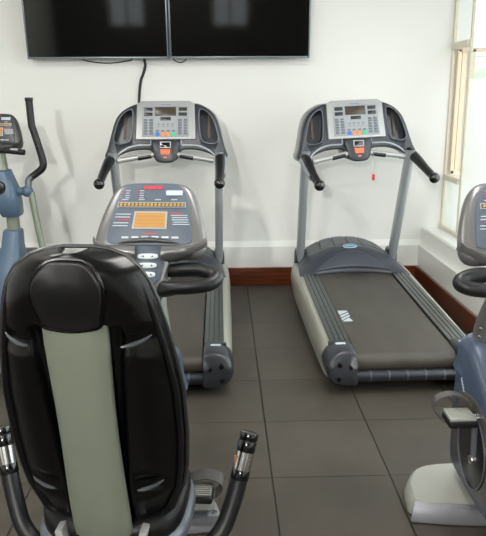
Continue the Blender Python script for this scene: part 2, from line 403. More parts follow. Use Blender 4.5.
cable('signal_cable', [(-.385, 5.50, 1.95), (-.385, 5.50, 1.87), (-.365, 5.50, 1.847), (-.33, 5.50, 1.838), (-.30, 5.50, 1.85), (-.285, 5.50, 1.87), (-.285, 5.50, 1.95)], .0038, 'short thin black cable loop below the right television')

# ================================================================== TREADMILL
ZA, ZF = .215, .285   # deck height at the user's end and at the hood
def deck(y): return ZA+(ZF-ZA)*(y-.05)/1.4
def make_treadmill(x, y, rz, label, twist=0, roll=0):
    t = thing('treadmill', (x, y, 0), label, 'treadmill', 'treadmills against the back wall', rz)
    # running belt, wrapped around a rear roller
    prof = []
    for i in range(9):
        a = math.pi*(-.5+i/8) ; prof.append((.065-.055*math.cos(a), deck(.05)-.058+.055*math.sin(a)))
    sec_top = [(y_, deck(y_)) for y_ in (.15, .5, 1.0, 1.52)]
    pr = prof+sec_top+[(1.52, deck(1.52)-.03), (.12, deck(.12)-.115)]
    b = MB(); b.prism(pr, -.272, .272, lambda u, v, d: (d, u, v)); belt = b.build('running_belt', m_belt, t, angle=60)
    # white slanted mark near the left edge of the belt
    b = MB()
    for q in ([(0, 1), (.95, 1), (1, .92), (.02, .60)], [(.02, .50), (1, .83), (1, .70), (.02, .35)], [(.02, .26), (1, .60), (1, .47), (.02, .11)], [(0, 0), (1, 0), (1, .10), (.80, .33)]):
        b.prism([(-.262+p*.062, .50+v*.18) for p, v in q], 0, .0012, lambda u, v, d: (u, v, deck(v)+d))
    b.build('printed_mark', m_white, belt)
    # frame below and side panels
    b = MB()
    for s in (-1, 1): b.box((s*.33, .85, .10), (.06, 1.5, .07), .01)
    for yy in (.35, 1.0, 1.6): b.box((0, yy, .10), (.66, .06, .05), .005)
    for s in (-1, 1):
        b.cyl((s*.30, 1.6, .045), (s*.36, 1.6, .045), .045); b.box((s*.33, .30, .04), (.05, .06, .08), .01)
    b.build('base_frame', m_black, t)
    for s in (-1, 1):
        secs = []
        for yy, zb, zt, xo in ((.02, .06, .17, .410), (.12, .045, deck(.12)-.005, .428), (.6, .05, deck(.6)-.002, .434), (1.1, .07, deck(1.1), .438), (1.5, .09, deck(1.5)+.005, .440), (1.72, .14, deck(1.7)+.005, .435)):
            xi = .36
            secs.append([(s*xi, yy, zb), (s*(xo-.012), yy, zb), (s*(xo+.006), yy, zb+.02), (s*(xo+.008), yy, (zb+zt)/2), (s*(xo-.004), yy, zt-.02), (s*(xo-.02), yy, zt), (s*xi, yy, zt)])
        MB().loft(secs).build('side_panel', m_side, t, angle=50)
        # ribbed foot rail
        prof = []; n = 4; x0, x1 = .278, .392; wq = (x1-x0)/n
        for k in range(n):
            a0 = x0+k*wq; prof += [(a0+.0015, .008), (a0+.003, .012), (a0+wq-.003, .012), (a0+wq-.0015, .008)]
        prof = [(x0, -.03)]+prof+[(x1, -.03)]
        b = MB(); b.loft([[(s*px, yy, deck(yy)+pz) for px, pz in prof] for yy in (.14, .6, 1.1, 1.55)]); b.build('foot_rail', m_rail, t, angle=30)
        # rounded rear cap with bolt holes
        out = spline([(.275, .055), (.275, .12), (.275, .20), (.29, .235), (.36, .238), (.412, .212), (.440, .155), (.432, .10), (.400, .064), (.34, .052)], 4)
        secs = []
        for yy, k in ((-.035, .80), (-.030, .9), (-.015, .97), (.01, 1.0), (.09, 1.01), (.17, 1.0)):
            cx, cz = .30, .11
            secs.append([(s*(cx+(px-cx)*k), yy+(.0 if pz < .18 else (pz-.18)*.6*(1-max(0, min(1, (yy+.035)/.2)))), cz+(pz-cz)*k) for px, pz in out])
        b = MB(); b.loft(secs); cap = b.build('end_cap', m_cap, t, angle=50)
        for hx, hz, hr in ((.315, .158, .0105), (.375, .175, .013), (.378, .094, .012)):
            b = MB(); b.cyl((s*hx, -.038, hz), (s*hx, .0, hz), hr, 14); b.build('bolt_hole', m_glossblack, cap)
        box('sticker', (s*.345, .12, .2415), (.055, .025, .003), m_white, cap)
        box('cap_lip', (s*.345, .165, .222), (.12, .04, .03), m_cap, cap, .008)
    # rear bar
    b = MB(); b.cyl((-.29, .005, .095), (.29, .005, .095), .031, 20); rb = b.build('rear_bar', mat('bar_plastic', '#23272e', .3), t)
    for k in range(5):
        b = MB(); b.cyl((-.20+k*.1-.004, .005, .095), (-.20+k*.1+.004, .005, .095), .0335, 20); b.build('ring', mat('ring_grey', '#4b5058', .35), rb)
    # motor hood: arched front skirt + ribbed top
    def hz(u, yy):
        a = max(0, 1-abs(u)**2.2)
        k = min(1, max(0, (yy-1.40)/.25)); k = k*k*(3-2*k)
        return .262+.065*max(0, (yy-1.4)/.5)+(.045+.115*k)*a**.8 if True else 0
    def hood_pt(i, j):
        u = -1+2*i; yy = 1.385+.115*(1-abs(u)**2)*.0+j*.24
        arch = .085*(1-u*u)
        y0 = 1.38+arch
        yy = y0+j*(1.66-y0)
        zz = deck(y0)+.004+ (hz(u, 1.66)-deck(y0)-.004)*(1-(1-j)**1.9)
        return (u*(.395+.02*(1-j)), yy, zz)
    b = MB(); b.grid(41, 14, hood_pt)
    # sides down to the floor frame
    hood = b.build('motor_hood', m_hood, t, solid=.01)
    # lighter inner arc moulding
    def arc_pt(i, j):
        u = -.72+1.44*i; w = 1-(u/.72)**2
        q = .10+.50*j*w
        uu = u; y0 = 1.38+.085*(1-uu*uu); yy = y0+q*(1.66-y0)
        zz = deck(y0)+.004+(hz(uu, 1.66)-deck(y0)-.004)*(1-(1-q)**1.9)
        return (uu*.40, yy-.006*w, zz+.006*w)
    MB().grid(31, 8, arc_pt).build('hood_arc', mat('hood_arc_plastic', '#3d424b', .3), hood, solid=.004)
    def rib_pt(i, j):
        u = -1+2*i; yy = 1.66+j*.25
        base = hz(u, 1.66)-.004; drop = .012
        g = 1 if abs(((u*3.6+.5) % 1)-.5) > .035 else 0
        return (u*(.395-.03*j), yy, base+.012*g*min(1, j*6)*min(1, (1-abs(u))*8)+ (.012*j if abs(u) < .9 else 0))
    b = MB(); b.grid(145, 8, rib_pt); top = b.build('top_cover', m_ribtop, t, angle=25, solid=.012)
    # skirt around the motor bay
    sk = [(-.385, 1.45), (-.395, 1.66), (-.365, 1.91), (.365, 1.91), (.395, 1.66), (.385, 1.45)]
    def skz(u, v): return hz(u/.4, 1.66)
    b = MB(); ring0 = []; ring1 = []
    N = 24
    pts = [(-.39, 1.47), (-.395, 1.66), (-.38, 1.8), (-.366, 1.91)]+[(-.366+.732*k/N, 1.91) for k in range(1, N)]+[(.366, 1.91), (.38, 1.8), (.395, 1.66), (.39, 1.47)]
    for px, py in pts:
        ring0.append((px, py, .10)); ring1.append((px, py, min(hz(px/.4, 1.66) if py > 1.6 else .29, .45)-.004))
    b.loft([ring0, ring1], caps=False, closed=False); b.build('hood_skirt', m_hood, t, solid=.006)
    # oval badge
    bz = hz(0, 1.66)+.0
    bd = Matrix.Rotation(math.radians(38), 3, 'X')
    def bf(u, v, d): return Vector((u, 1.635, bz-.004))+bd @ Vector((0, v, d))
    b = MB(); b.prism(ellipse(0, 0, .055, .022, 28), 0, .010, bf, .002); bg_ = b.build('badge', m_white, hood)
    b = MB(); b.prism(ellipse(0, 0, .046, .015, 28), .010, .012, bf); b.build('badge_field', mat('badge_blue', '#2b7f94', .4), bg_)
    b = MB()
    for k in range(7): b.prism([(-.033+k*.010, -.004), (-.033+k*.010+.007, -.004), (-.033+k*.010+.007, .005), (-.033+k*.010, .005)], .012, .0135, bf)
    b.build('badge_lettering', m_white, bg_)
    # uprights
    for s in (-1, 1):
        secs = []
        for k in range(9):
            f = k/8; z = .27+f*.92; yy = 1.80-.34*f; xx = .365+.012*f
            secs.append([(s*xx+px, yy+py*(1.0), z) for px, py in ellipse(0, 0, .031, .062-.012*f, 20, 2.6)])
        MB().loft(secs).build('upright', m_upright, t)
        b = MB(); b.loft([[(s*.365+px, 1.80+py, z) for px, py in ellipse(0, 0, .031+e, .062+e, 20, 2.6)] for z, e in ((.28, .012), (.36, .012), (.39, .008), (.40, .002))])
        b.build('upright_boot', m_hood, t)
    # console ------------------------------------------------------
    TILT = math.radians(17); OY, OZ = 1.50, 1.15
    def cf_(u, v, d):   # u across, v up the panel (0 at z = OZ), d towards the user
        return (u, OY+v*math.sin(TILT)-d*math.cos(TILT), OZ+v*math.cos(TILT)-d*math.sin(TILT)*-1*0-d*math.sin(TILT)*.0+0)
    half = [(0, .392), (.15, .392), (.215, .388), (.262, .368), (.305, .338), (.342, .29), (.366, .22), (.384, .14), (.402, .065), (.418, .015), (.402, -.020), (.368, -.020), (.330, .012), (.26, .045), (.185, .058), (.11, .052), (.085, .0), (.06, -.022), (0, -.028)]
    half = [(u if u < .2 else .2+(u-.2)*1.09, v) for u, v in half]
    outl = mirror(spline(half, 3, closed=False))
    b = MB(); b.prism(outl, -.06, .035, cf_, .014); con = b.build('console', m_console, t, angle=45)
    for s in (-1, 1):
        cup = spline([(s*.248, .352), (s*.295, .332), (s*.335, .28), (s*.362, .20), (s*.374, .135), (s*.350, .105), (s*.29, .108), (s*.252, .135), (s*.238, .24), (s*.236, .32)], 3)
        if s < 0: cup = cup[::-1]
        c = MB(); c.prism(cup, -.042, .08, cf_); cc = c.build('cutter', m_cup); cc.parent = t
        cut(con, cc)
        c = MB(); c.prism(cup, -.046, -.040, cf_); lin_ = c.build('cup_holder', m_cup, con)
        # brown bar painting in a reflection inside the holder, and the raised rim
        c = MB(); c.tube([cf_(p, q, .036) for p, q in cup+cup[:1]], .0045, n=6, smooth=1, caps=False); c.build('cup_rim', mat('rim_grey', '#5b626c', .3), con)
        b = MB(); b.box(cf_(s*.305, .23, -.034), (.016, .01, .19), .003, Matrix.Rotation(-TILT, 3, 'X')); b.build('cup_reflection', mat('brown_reflection', '#4d3b32', .4), lin_)
        # pale moulding line arcing over the handle opening
        pl = [cf_(s*p, q, .036) for p, q in ((.112, .155), (.108, .115), (.115, .095), (.20, .093), (.27, .075), (.325, .04), (.36, .0))]
        c = MB(); c.tube(pl, [.003, .005, .006, .006, .006, .006, .004], n=8, smooth=5, flat=.6); c.build('moulding_line', m_conslight, con)
    # grey back shell, a little wider than the console
    b = MB(); b.prism([(u*1.005, v*1.0+.002) for u, v in outl], -.15, -.055, cf_, .015); b.build('back_shell', m_silver, t, angle=45)
    # control panel
    R_ = Matrix.Rotation(-TILT, 3, 'X')
    def pbox(bb, u, v, d, sx, sz, th, bev=0): bb.box(cf_(u, v, d), (sx, th, sz), bev, R_)
    pan = [(-.212, .135), (.212, .135), (.205, .392), (.17, .412), (-.17, .412), (-.205, .392)]
    b = MB(); b.prism(pan, .030, .060, cf_, .005); panel = b.build('control_panel', m_silver, t, angle=30)
    b = MB(); b.prism([(-.168, .155), (.168, .155), (.165, .375), (-.165, .375)], .060, .063, cf_, .001); b.build('keypad_plate', mat('plate_grey', '#989da1', .45), panel)
    b = MB(); pbox(b, 0, .337, .064, .150, .062, .006, .002); b.build('display', m_lcd, panel)
    for u, v, w_, h_ in ((-.122, .352, .060, .026), (-.122, .316, .060, .026), (.122, .352, .060, .026), (.122, .316, .060, .026), (0, .284, .075, .024)):
        b = MB(); pbox(b, u, v, .064, w_, h_, .006, .002); b.build('small_display', m_lcdblack, panel)
    for s in (-1, 1):
        for c_ in range(2):
            for r in range(6):
                b = MB(); pbox(b, s*(.102+c_*.040), .276-r*.0195, .065, .027, .0145, .005, .003); b.build('button', m_key, panel)
    for k in range(4):
        b = MB(); b.cyl(cf_(-.057+k*.038, .174, .062), cf_(-.057+k*.038, .174, .068), .0150, 16); b.build('round_button', (m_blue, m_orange, m_orange, m_green)[k], panel)
        b = MB(); pbox(b, -.057+k*.038, .198, .064, .022, .010, .005, .002); pbox(b, -.05+k*.033, .245, .064, .015, .007, .004, .001); pbox(b, -.05+k*.033, .228, .064, .010, .005, .004, .001)
        b.build('button', m_key, panel)
    b = MB(); pbox(b, .0, .385, .061, .07, .006, .003); b.build('lettering', mat('letter_blue', '#6f93ae', .5), panel)
    # centre pod
    b = MB(); b.prism(spline([(-.10, .118), (-.095, .06), (-.075, -.005), (-.04, -.03), (.04, -.03), (.075, -.005), (.095, .06), (.10, .118), (.06, .135), (-.06, .135)], 4), .02, .075, cf_, .014)
    pod = b.build('centre_pod', m_console, t, angle=45)
    b = MB(); pbox(b, 0, .098, .076, .078, .046, .008, .003); fr = b.build('display_frame', m_silver, pod)
    b = MB(); pbox(b, 0, .098, .080, .066, .034, .004, .002); b.build('display', m_glossblack, fr)
    b = MB(); b.prism([(-.036, .066), (.036, .066), (.031, .028), (-.031, .028)], .074, .080, cf_, .002); b.build('stop_button', m_redlit, pod)
    b = MB(); b.prism([(-.014, .012), (.014, .012), (.011, .003), (-.011, .003)], .074, .077, cf_); b.build('red_lettering', m_redlit, pod)
    # pulse grips between pod and wings
    for s in (-1, 1):
        A = Vector(cf_(s*.075, .028, .05)); B = Vector(cf_(s*.34, -.018, .05)); m1 = A.lerp(B, .46)
        b = MB(); b.tube([A, m1], .018, n=14, smooth=1); g = b.build('pulse_grip', m_silver, t)
        b = MB(); b.tube([A.lerp(B, .10)+Vector((0, -.002, -.005)), A.lerp(B, .46)+Vector((0, -.002, -.005))], .0185, n=14, smooth=1); b.build('sensor_strip', m_black, g)
        b = MB(); b.tube([m1, A.lerp(B, .86)], .018, n=14, smooth=1); b.tube([A.lerp(B, .86), B], .021, n=14, smooth=1); b.build('grip_sleeve', m_silver, g)
    # side handrails that reach back towards the user
    for s in (-1, 1):
        p = [(s*.385, 1.50, 1.160), (s*.390, 1.42, 1.142), (s*.394, 1.33, 1.112), (s*.397, 1.20, 1.064), (s*.396, 1.07, 1.022)]
        b = MB(); b.tube(p, [.036, .036, .033, .028, .026], n=16, smooth=5); h = b.build('handrail', m_rubber, t)
        b = MB(); b.ball((s*.396, 1.055, 1.018), .037); b.build('end_ball', m_glossblack, h)
        b = MB(); b.tube([(q[0]+s*.012, q[1], q[2]-.012) for q in p[:4]], [.034, .034, .029, .025], n=12, smooth=5); b.build('rail_underside', m_conslight, h)
    if twist:
        Tm = Matrix.Translation((0, 1.5, 0)) @ Matrix.Rotation(twist, 4, 'Z') @ Matrix.Translation((0, 0, 1.15)) @ Matrix.Rotation(roll, 4, 'Y') @ Matrix.Translation((0, -1.5, -1.15))
        for c_ in t.children:
            if c_.name.split('.')[0] in ('console', 'back_shell', 'control_panel', 'centre_pod', 'pulse_grip', 'handrail'): c_.matrix_local = Tm
    return t
TL = make_treadmill(-.400, 3.30, math.radians(.3), 'left grey treadmill, behind the exercise bike with the big black seat', math.radians(-2.3))
TR = make_treadmill(.980, 3.30, math.radians(.6), 'right grey treadmill beside the window, red safety key hanging from its console', math.radians(6), math.radians(-2.3))
b = MB(); b.tube([(.105, 1.44, 1.165), (.112, 1.425, 1.10), (.110, 1.425, 1.03)], .0022, n=6); k_ = b.build('safety_cord', m_silver, TR)
b = MB(); b.box((.110, 1.425, 1.005), (.020, .012, .045), .005); b.build('safety_key', mat('key_red', '#c81f2a', .35), k_)

# ================================================================== EXERCISE BIKES
def bike_console(t, oy, oz, w=1.0, face=m_face, shell=m_bikegrey, tilt=33, full=True):
    TI = math.radians(tilt)
    def g(u, v, d): return (u*w, oy+v*w*math.sin(TI)-d*math.cos(TI), oz+v*w*math.cos(TI)+d*math.sin(TI))
    R_ = Matrix.Rotation(-TI, 3, 'X')
    out = mirror(spline([(0, .255), (.07, .254), (.115, .244), (.150, .205), (.180, .12), (.196, .04), (.194, -.005), (.165, -.03), (.09, -.03), (0, -.03)], 3, closed=False))
    b = MB(); b.prism(out, -.055, .012, g, .022); sh = b.build('console', shell, t, angle=50)
    fo = mirror(spline([(0, .243), (.065, .242), (.098, .232), (.121, .197), (.139, .12), (.149, .035), (.142, .016), (.10, .008), (0, .006)], 3, closed=False))
    b = MB(); b.prism(fo, .010, .017, g, .002); f = b.build('face_panel', face, sh)
    b = MB()
    for k in range(7): b.prism([(-.033+k*.0100, .219), (-.033+k*.0100+.0082, .219), (-.033+k*.0100+.0082, .232), (-.033+k*.0100, .232)], .017, .0185, g)
    b.build('red_title', m_red, f)
    b = MB(); b.prism([(-.122, .148), (.122, .148), (.120, .168), (-.120, .168)], .017, .0195, g); ledf = b.build('led_frame', m_silver, f)
    b = MB(); b.prism([(-.118, .151), (.118, .151), (.117, .165), (-.117, .165)], .019, .0205, g); b.build('led_window', m_olive, ledf)
    b = MB()
    for k in range(17): b.prism([(-.113+k*.0136, .153), (-.113+k*.0136+.008, .153), (-.113+k*.0136+.010, .163), (-.113+k*.0136+.002, .163)], .020, .0212, g)
    b.build('led_segments', m_led, ledf)
    b = MB(); b.prism([(-.064, .066), (.058, .066), (.058, .132), (-.058, .132)], .017, .0205, g); lf = b.build('lcd_frame', m_silver, f)
    b = MB(); b.prism([(-.058, .071), (.052, .071), (.052, .127), (-.053, .127)], .0202, .0215, g); b.build('lcd', m_amber, lf)
    b = MB()
    for k in range(3): b.prism([(-.05, .084+k*.014), (.046, .084+k*.014), (.046, .0855+k*.014), (-.05, .0855+k*.014)], .021, .022, g)
    b.build('lcd_lines', mat('lcd_line', '#9c6f2c', .5), lf)
    b = MB()
    for k in range(4):
        b.box(g(-.088, .212-k*.009, .018), (.018-.003*(k % 2), .002, .0028), 0, R_); b.box(g(-.038, .212-k*.009, .018), (.016, .002, .0028), 0, R_)
    for k in range(5):
        if k != 2: b.box(g(-.098-k*.002, .122-k*.011, .018), (.055, .002, .0032), 0, R_)
        b.box(g(.100+k*.002, .118-k*.0085, .018), (.062-.006*(k % 2), .002, .0032), 0, R_)
    for k in range(4): b.box(g(-.095+k*.058, .178, .018), (.022, .002, .003), 0, R_)
    b.build('white_lettering', m_white, f)
    b = MB(); b.box(g(-.096, .084+.016, .018), (.042, .002, .003), 0, R_); b.box(g(.088, .126, .018), (.046, .002, .003), 0, R_); b.box(g(0, .048, .018), (.045, .002, .003), 0, R_)
    for k in range(3):
        b.cyl(g(-.104, .212-k*.010, .017), g(-.104, .212-k*.010, .019), .0025, 8); b.cyl(g(-.052, .212-k*.010, .017), g(-.052, .212-k*.010, .019), .0025, 8)
    b.build('red_lettering', m_red, f)
    b = MB(); b.box(g(.078, .204, .018), (.062, .003, .020), .001, R_); b.build('model_plate', m_white, f)
    for k in range(6):
        b = MB(); b.box(g(-.085+k*.035, .034+.002*math.sin(k*.6), .018), (.026, .004, .008), .002, R_); b.build('button', m_white, f)
    b = MB(); b.tube([g(-.11, .014, .015), g(-.06, .020, .022), (g(0, .024, .024)), g(.06, .020, .022), g(.11, .014, .015)], [.002, .008, .010, .008, .002], n=10, smooth=4); b.build('hand_lip', m_ellgrey, sh)
    # lower silver wings that lean forward under the face
    for s in (-1, 1):
        secs = []
        for u, z0, z1, dd in ((.045, -.045, .006, .030), (.10, -.035, .004, .034), (.15, -.020, .006, .036), (.185, .000, .022, .030), (.198, .02, .04, .02)):
            secs.append([g(s*u, z1, -.02), g(s*u, z1, dd*.6), g(s*u, (z0+z1)/2, dd), g(s*u, z0, dd*.7), g(s*u, z0-.008, -.01), g(s*u, (z0+z1)/2, -.04)])
        MB().loft(secs).build('lower_wing', shell, sh, angle=60)
    return sh, g, R_

def make_bike(x, y, rz, label, foot_half=.27, upright=False):
    t = thing('exercise_bike', (x, y, 0), label, 'exercise bike', 'exercise bikes', rz)
    CY, CZ = (-.19, 1.040) if upright else (-.02, 1.030)
    sh, g, R_ = bike_console(t, CY, CZ, 1.06 if upright else 1.04)
    # tapering neck that carries three rows of white keys
    secs = []
    for v, hw, th in ((.0, .080, .05), (-.05, .074, .055), (-.11, .062, .06), (-.17, .050, .06), (-.23, .038, .055)):
        secs.append([g(px, v, .010-.045+py) for px, py in ellipse(0, 0, hw, .045, 20, 3.5)])
    neck = MB().loft(secs).build('console_neck', m_bikegrey, t)
    b = MB(); b.prism([(-.056, .006), (.056, .006), (.045, -.115), (.0, -.16), (-.045, -.115)], .009, .014, g, .002); kp = b.build('key_panel', m_face, neck)
    for r in range(3):
        b = MB(); b.prism(ellipse(0, -.035-r*.033, .036-.003*r, .0105, 24, 3), .014, .020, g, .002); kk = b.build('oval_key', mat('key_white', '#cfd8dd', .4), kp)
        b = MB()
        for s in (-1, 1): b.prism([(s*.016-.004, -.038-r*.033), (s*.016+.004, -.038-r*.033), (s*.016, -.031-r*.033)], .020, .021, g)
        b.build('key_symbol', m_lcdblack, kk)
    # post
    P = ((.60, .045, .055, .060), (.72, .020, .050, .055), (.85, -.055, .044, .05), (.95, -.115, .040, .045), (1.03, -.160, .036, .04)) if upright else \
        ((.60, -.09, .060, .060), (.70, -.082, .056, .055), (.82, -.07, .050, .05), (.94, -.03, .044, .04), (.985, -.005, .040, .035))
    secs = []
    for z, yy, rx, ry in P:
        secs.append([(px+(0 if upright else .028*(1.05-z)/.4), yy+py, z) for px, py in ellipse(0, 0, rx, ry, 22, 2.4)])
    post = MB().loft(secs).build('post', m_post if not upright else m_bikegrey, t)
    for z, yy in ((.67, P[0][1]-.045), (.705, P[0][1]-.050)):
        for s in (-1, 1):
            b = MB(); b.cyl((s*.030, yy+.01, z), (s*.046, yy-.005, z), .009, 12, .003); b.build('bolt', m_chrome, post)
    # blue shroud : side profile in (y, z), rounded across x
    prof = spline([(.085, .13), (.10, .22), (.105, .36), (.10, .50), (.095, .60), (.075, .645), (.0, .655), (-.06, .64), (-.15, .585), (-.26, .52), (-.38, .42), (-.47, .28), (-.47, .14), (-.38, .085), (-.25, .075), (-.10, .075), (.03, .09)], 4) if upright else \
        spline([(.085, .14), (.10, .22), (.10, .36), (.095, .50), (.065, .61), (.0, .655), (-.06, .665), (-.14, .66), (-.20, .62), (-.30, .52), (-.42, .38), (-.50, .24), (-.48, .12), (-.40, .085), (-.25, .09), (-.10, .11), (.03, .12)], 4)
    HB = .10
    def sf(u, v, d): return (d, u, v)
    b = MB(); b.prism(prof, -HB, HB, sf, .035); body = b.build('shroud', m_bikeblue, t, angle=60)
    b = MB(); b.loft([[(px+(0 if upright else .026), P[0][1]+py, z) for px, py in ellipse(0, 0, .070+e, .072+e, 24, 2.3)] for z, e in ((.52, .04), (.58, .022), (.62, .008), (.645, .0), (.65, -.006))]); b.build('post_collar', m_bikeblue, body)
    for s in (-1, 1):
        # dark side cover with crank recess
        pc = spline([(.035, .20), (.045, .32), (.015, .44), (-.06, .475), (-.17, .485), (-.28, .44), (-.36, .36), (-.38, .24), (-.33, .15), (-.20, .12), (-.06, .125)], 4)
        b = MB(); b.prism(pc, s*(HB-.02), s*(HB+.004), sf, .010); side = b.build('side_cover', m_dark, t, angle=60)
        b = MB(); b.prism(ellipse(-.175, .285, .125, .140, 36), s*(HB+.0), s*(HB+.007), sf, .003); b.build('crank_disc', m_black, side)
        b = MB(); q = [(s*(HB+.008), -.165+.130*math.cos(a), .29+.146*math.sin(a)) for a in (2*math.pi*k/40 for k in range(41))]
        b.tube(q, .0035, n=6, smooth=1, caps=False); b.build('disc_rim', m_grey, side)
        # small badge lettering on the shroud shoulder
        b = MB()
        for k in range(6): b.box((s*(HB+.001), -.005-k*.009, .500-k*.010), (.003, .005, .016), .001)
        b.build('shoulder_lettering', m_white, body)
        # crank arm and pedal
        CYL = -.205 if upright else -.165
        ax = Vector((s*(HB+.004), CYL, .275)); up = 1 if s < 0 else -1
        pe = Vector((s*(HB+.012), CYL+up*.005, .275+(.165 if up > 0 else -.145))) 
        b = MB(); b.tube([ax, ax.lerp(pe, .5)+Vector((s*.003, 0, 0)), pe], [.019, .015, .016], n=12, smooth=4, flat=.55); cr_ = b.build('crank', m_grey, t)
        b = MB(); b.cyl(ax-Vector((s*.03, 0, 0)), ax+Vector((s*.022, 0, 0)), .016, 16, .003); b.build('crank_bolt', m_chrome, cr_)
        b = MB(); b.cyl(pe-Vector((s*.01, 0, 0)), pe+Vector((s*.018, 0, 0)), .014, 16, .003); b.build('crank_bolt', m_chrome, cr_)
        pc_ = pe+Vector((s*(.060 if upright else .068), .0, -.008 if upright else .0))
        b = MB(); b.box(pc_, (.105, .095, .026), .010); b.cyl(pe, pc_, .008); pd = b.build('pedal', m_black, t)
        b = MB(); b.box(pc_+Vector((0, .005, .017)), (.095, .090, .012), .005)
        for k in range(6): b.box(pc_+Vector((0, -.03+k*.013, .024)), (.085, .004, .004), .001)
        b.build('tread', m_foot if s < 0 else mat('tread_grey', '#85857f', .4), pd)
        sw = .016 if upright else .034
        arc = [pc_+Vector((px, py, pz if upright else pz*.62)) for px, py, pz in ((s*.058, .01, -.01), (s*.085, .035, .02), (s*.075, .05, .055), (s*.02, .06, .070), (-s*.035, .05, .055), (-s*.052, .03, .02), (-s*.050, .015, -.01))]
        secs = [[p+Vector((0, w_, 0))+n_ for w_, n_ in ((-sw, Vector((0, 0, 0))), (sw, Vector((0, 0, .004))), (sw, Vector((0, 0, .008))), (-sw, Vector((0, 0, .004))))] for p in [Vector(q) for q in spline([tuple(a) for a in arc], 4, closed=False)]]
        b = MB(); b.loft(secs); b.build('strap', mat('strap_rubber', '#4c4a48', .45), pd, angle=60)
        # loop handle
        hy, hz_ = (-.20, .0) if upright else (0, .0)
        lp = [(s*x_*(.94 if upright else 1), (-.05+(y_+.05)*.5 if upright else y_)+hy, (z_+.022 if upright else z_)) for x_, y_, z_ in ((.045, -.02, .945), (.11, -.035, .955), (.18, -.04, .958), (.228, -.055, .950), (.248, -.085, .938), (.225, -.12, .926), (.17, -.13, .918), (.10, -.125, .912), (.06, -.095, .906))]
        b = MB(); b.tube(lp, [.022, .026, .026, .026, .026, .025, .024, .023, .024], n=14, smooth=5); lh = b.build('loop_handle', m_rubber, t)
        b = MB(); b.tube([(s*.030, -.018+hy, .942), (s*.066, -.026+hy, .948)], .031, n=16, smooth=1); b.build('handle_collar', m_bikegrey, lh)
        b = MB(); b.tube([(s*.105, -.126+hy, .908), (s*.072, -.108+hy, .902), (s*.048, -.085+hy, .890)], [.020, .027, .024], n=14, smooth=3); b.build('handle_boot', m_black, lh)
    # front foot: silver D-shaped plate with a sloping rear lip
    h = foot_half
    fd, fy = (.95, -.015) if upright else (.42, -.04)
    fo = mirror(spline([(0, .29), (h*.45, .285), (h*.75, .255), (h*.93, .17), (h*.99, .08), (h*.97, .0), (h*.60, -.022), (0, -.035)], 4, closed=False))
    b = MB()
    secs = [[(px*kx, py*fd*ky, z) for px, py in fo] for kx, ky, z in ((1.02, 1, .006), (1.02, 1, .02), (.98, .98, .055), (.94, .95, .066))]
    b.loft([[(p[0], p[1]-.13+fy, p[2]) for p in q] for q in secs]); ft = b.build('front_foot', m_foot, t, angle=40)
    secs = []
    for k in range(13):
        u = -1+k/6; xx = u*h; c = -.035*(1-u*u)+fy
        secs.append([(xx*.97, -.128+c, .065), (xx, -.150+c, .056), (xx*1.05, -.172+c, .014), (xx*1.05, -.172+c, .006), (xx, -.128+c, .006)])
    MB().loft(secs).build('foot_lip', mat('lip_silver', '#7d7e84', .35, metal=.5), ft, angle=35)
    if upright:
        b = MB(); b.tube([(0, -.40, .14), (0, -.75, .10), (0, -1.02, .07)], .045, n=16, smooth=4); b.build('main_beam', m_bikegrey, t)
        b = MB(); b.tube([(-.27, -1.05, .05), (0, -1.05, .05), (.27, -1.05, .05)], .045, n=16, smooth=1); b.build('rear_foot', m_foot, t)
        b = MB(); b.tube([(0, -.42, .30), (0, -.52, .55), (0, -.60, .78)], .034, n=16, smooth=3); b.build('seat_post', m_post, t)
        secs = []
        for yy, w_, z0, z1 in ((-.44, .02, .83, .845), (-.46, .035, .81, .85), (-.55, .05, .80, .855), (-.66, .11, .79, .865), (-.74, .135, .80, .875), (-.80, .12, .82, .87), (-.815, .06, .84, .86)):
            secs.append([(w_*math.cos(a_), yy, (z0+z1)/2+(z1-z0)/2*math.sin(a_)) for a_ in (2*math.pi*k/20 for k in range(20))])
        MB().loft(secs).build('saddle', m_pad, t)
        return t
    # main beam back to the seat, rear foot
    b = MB(); b.tube([(0, -.38, .17), (0, -.62, .20), (0, -.80, .24), (0, -.98, .22), (0, -1.15, .10)], [.05, .05, .05, .05, .045], n=16, smooth=5)
    b.build('main_beam', m_post, t)
    b = MB(); b.tube([(-.27, -1.17, .05), (0, -1.17, .05), (.27, -1.17, .05)], .045, n=16, smooth=1); rf = b.build('rear_foot', m_foot, t)
    for s in (-1, 1):
        b = MB(); b.cyl((s*.23, -1.17, .047), (s*.30, -1.17, .047), .047, 18, .008); b.build('foot_end', m_black, rf)
    # seat carriage + bracket
    b = MB(); b.box((0, -.72, .30), (.12, .26, .07), .015); b.box((0, -.74, .35), (.22, .22, .03), .008); b.build('seat_carriage', m_black, t)
    # cushion
    secs = []
    for z, e in ((.342, -.045), (.355, -.018), (.38, -.01), (.41, -.01), (.432, -.022), (.442, -.06)):
        secs.append([(px, -.60+py, z+(.012*(abs(px)/.2)**2)) for px, py in ellipse(0, 0, .215+e, .21+e, 36, 3.2)])
    b = MB(); b.loft(secs); b.build('seat_cushion', m_pad, t, angle=60)
    secs = []
    for z, e in ((.315, -.03), (.322, -.006), (.345, .004), (.37, .002), (.38, -.008)):
        secs.append([(px, -.60+py, z) for px, py in ellipse(0, 0, .215+e, .21+e, 36, 3.2)])
    b = MB(); b.loft(secs); b.build('seat_pan', m_grey, t, angle=60)
    # backrest: z .50 -> 1.245, top leans towards the back
    tab = [(.42, .085), (.435, .140), (.475, .185), (.56, .217), (.63, .229), (.73, .235), (.87, .233), (.95, .222), (1.04, .205), (1.12, .186), (1.165, .170), (1.20, .148), (1.225, .115), (1.238, .075), (1.243, .035)]
    TOPZ = 1.243
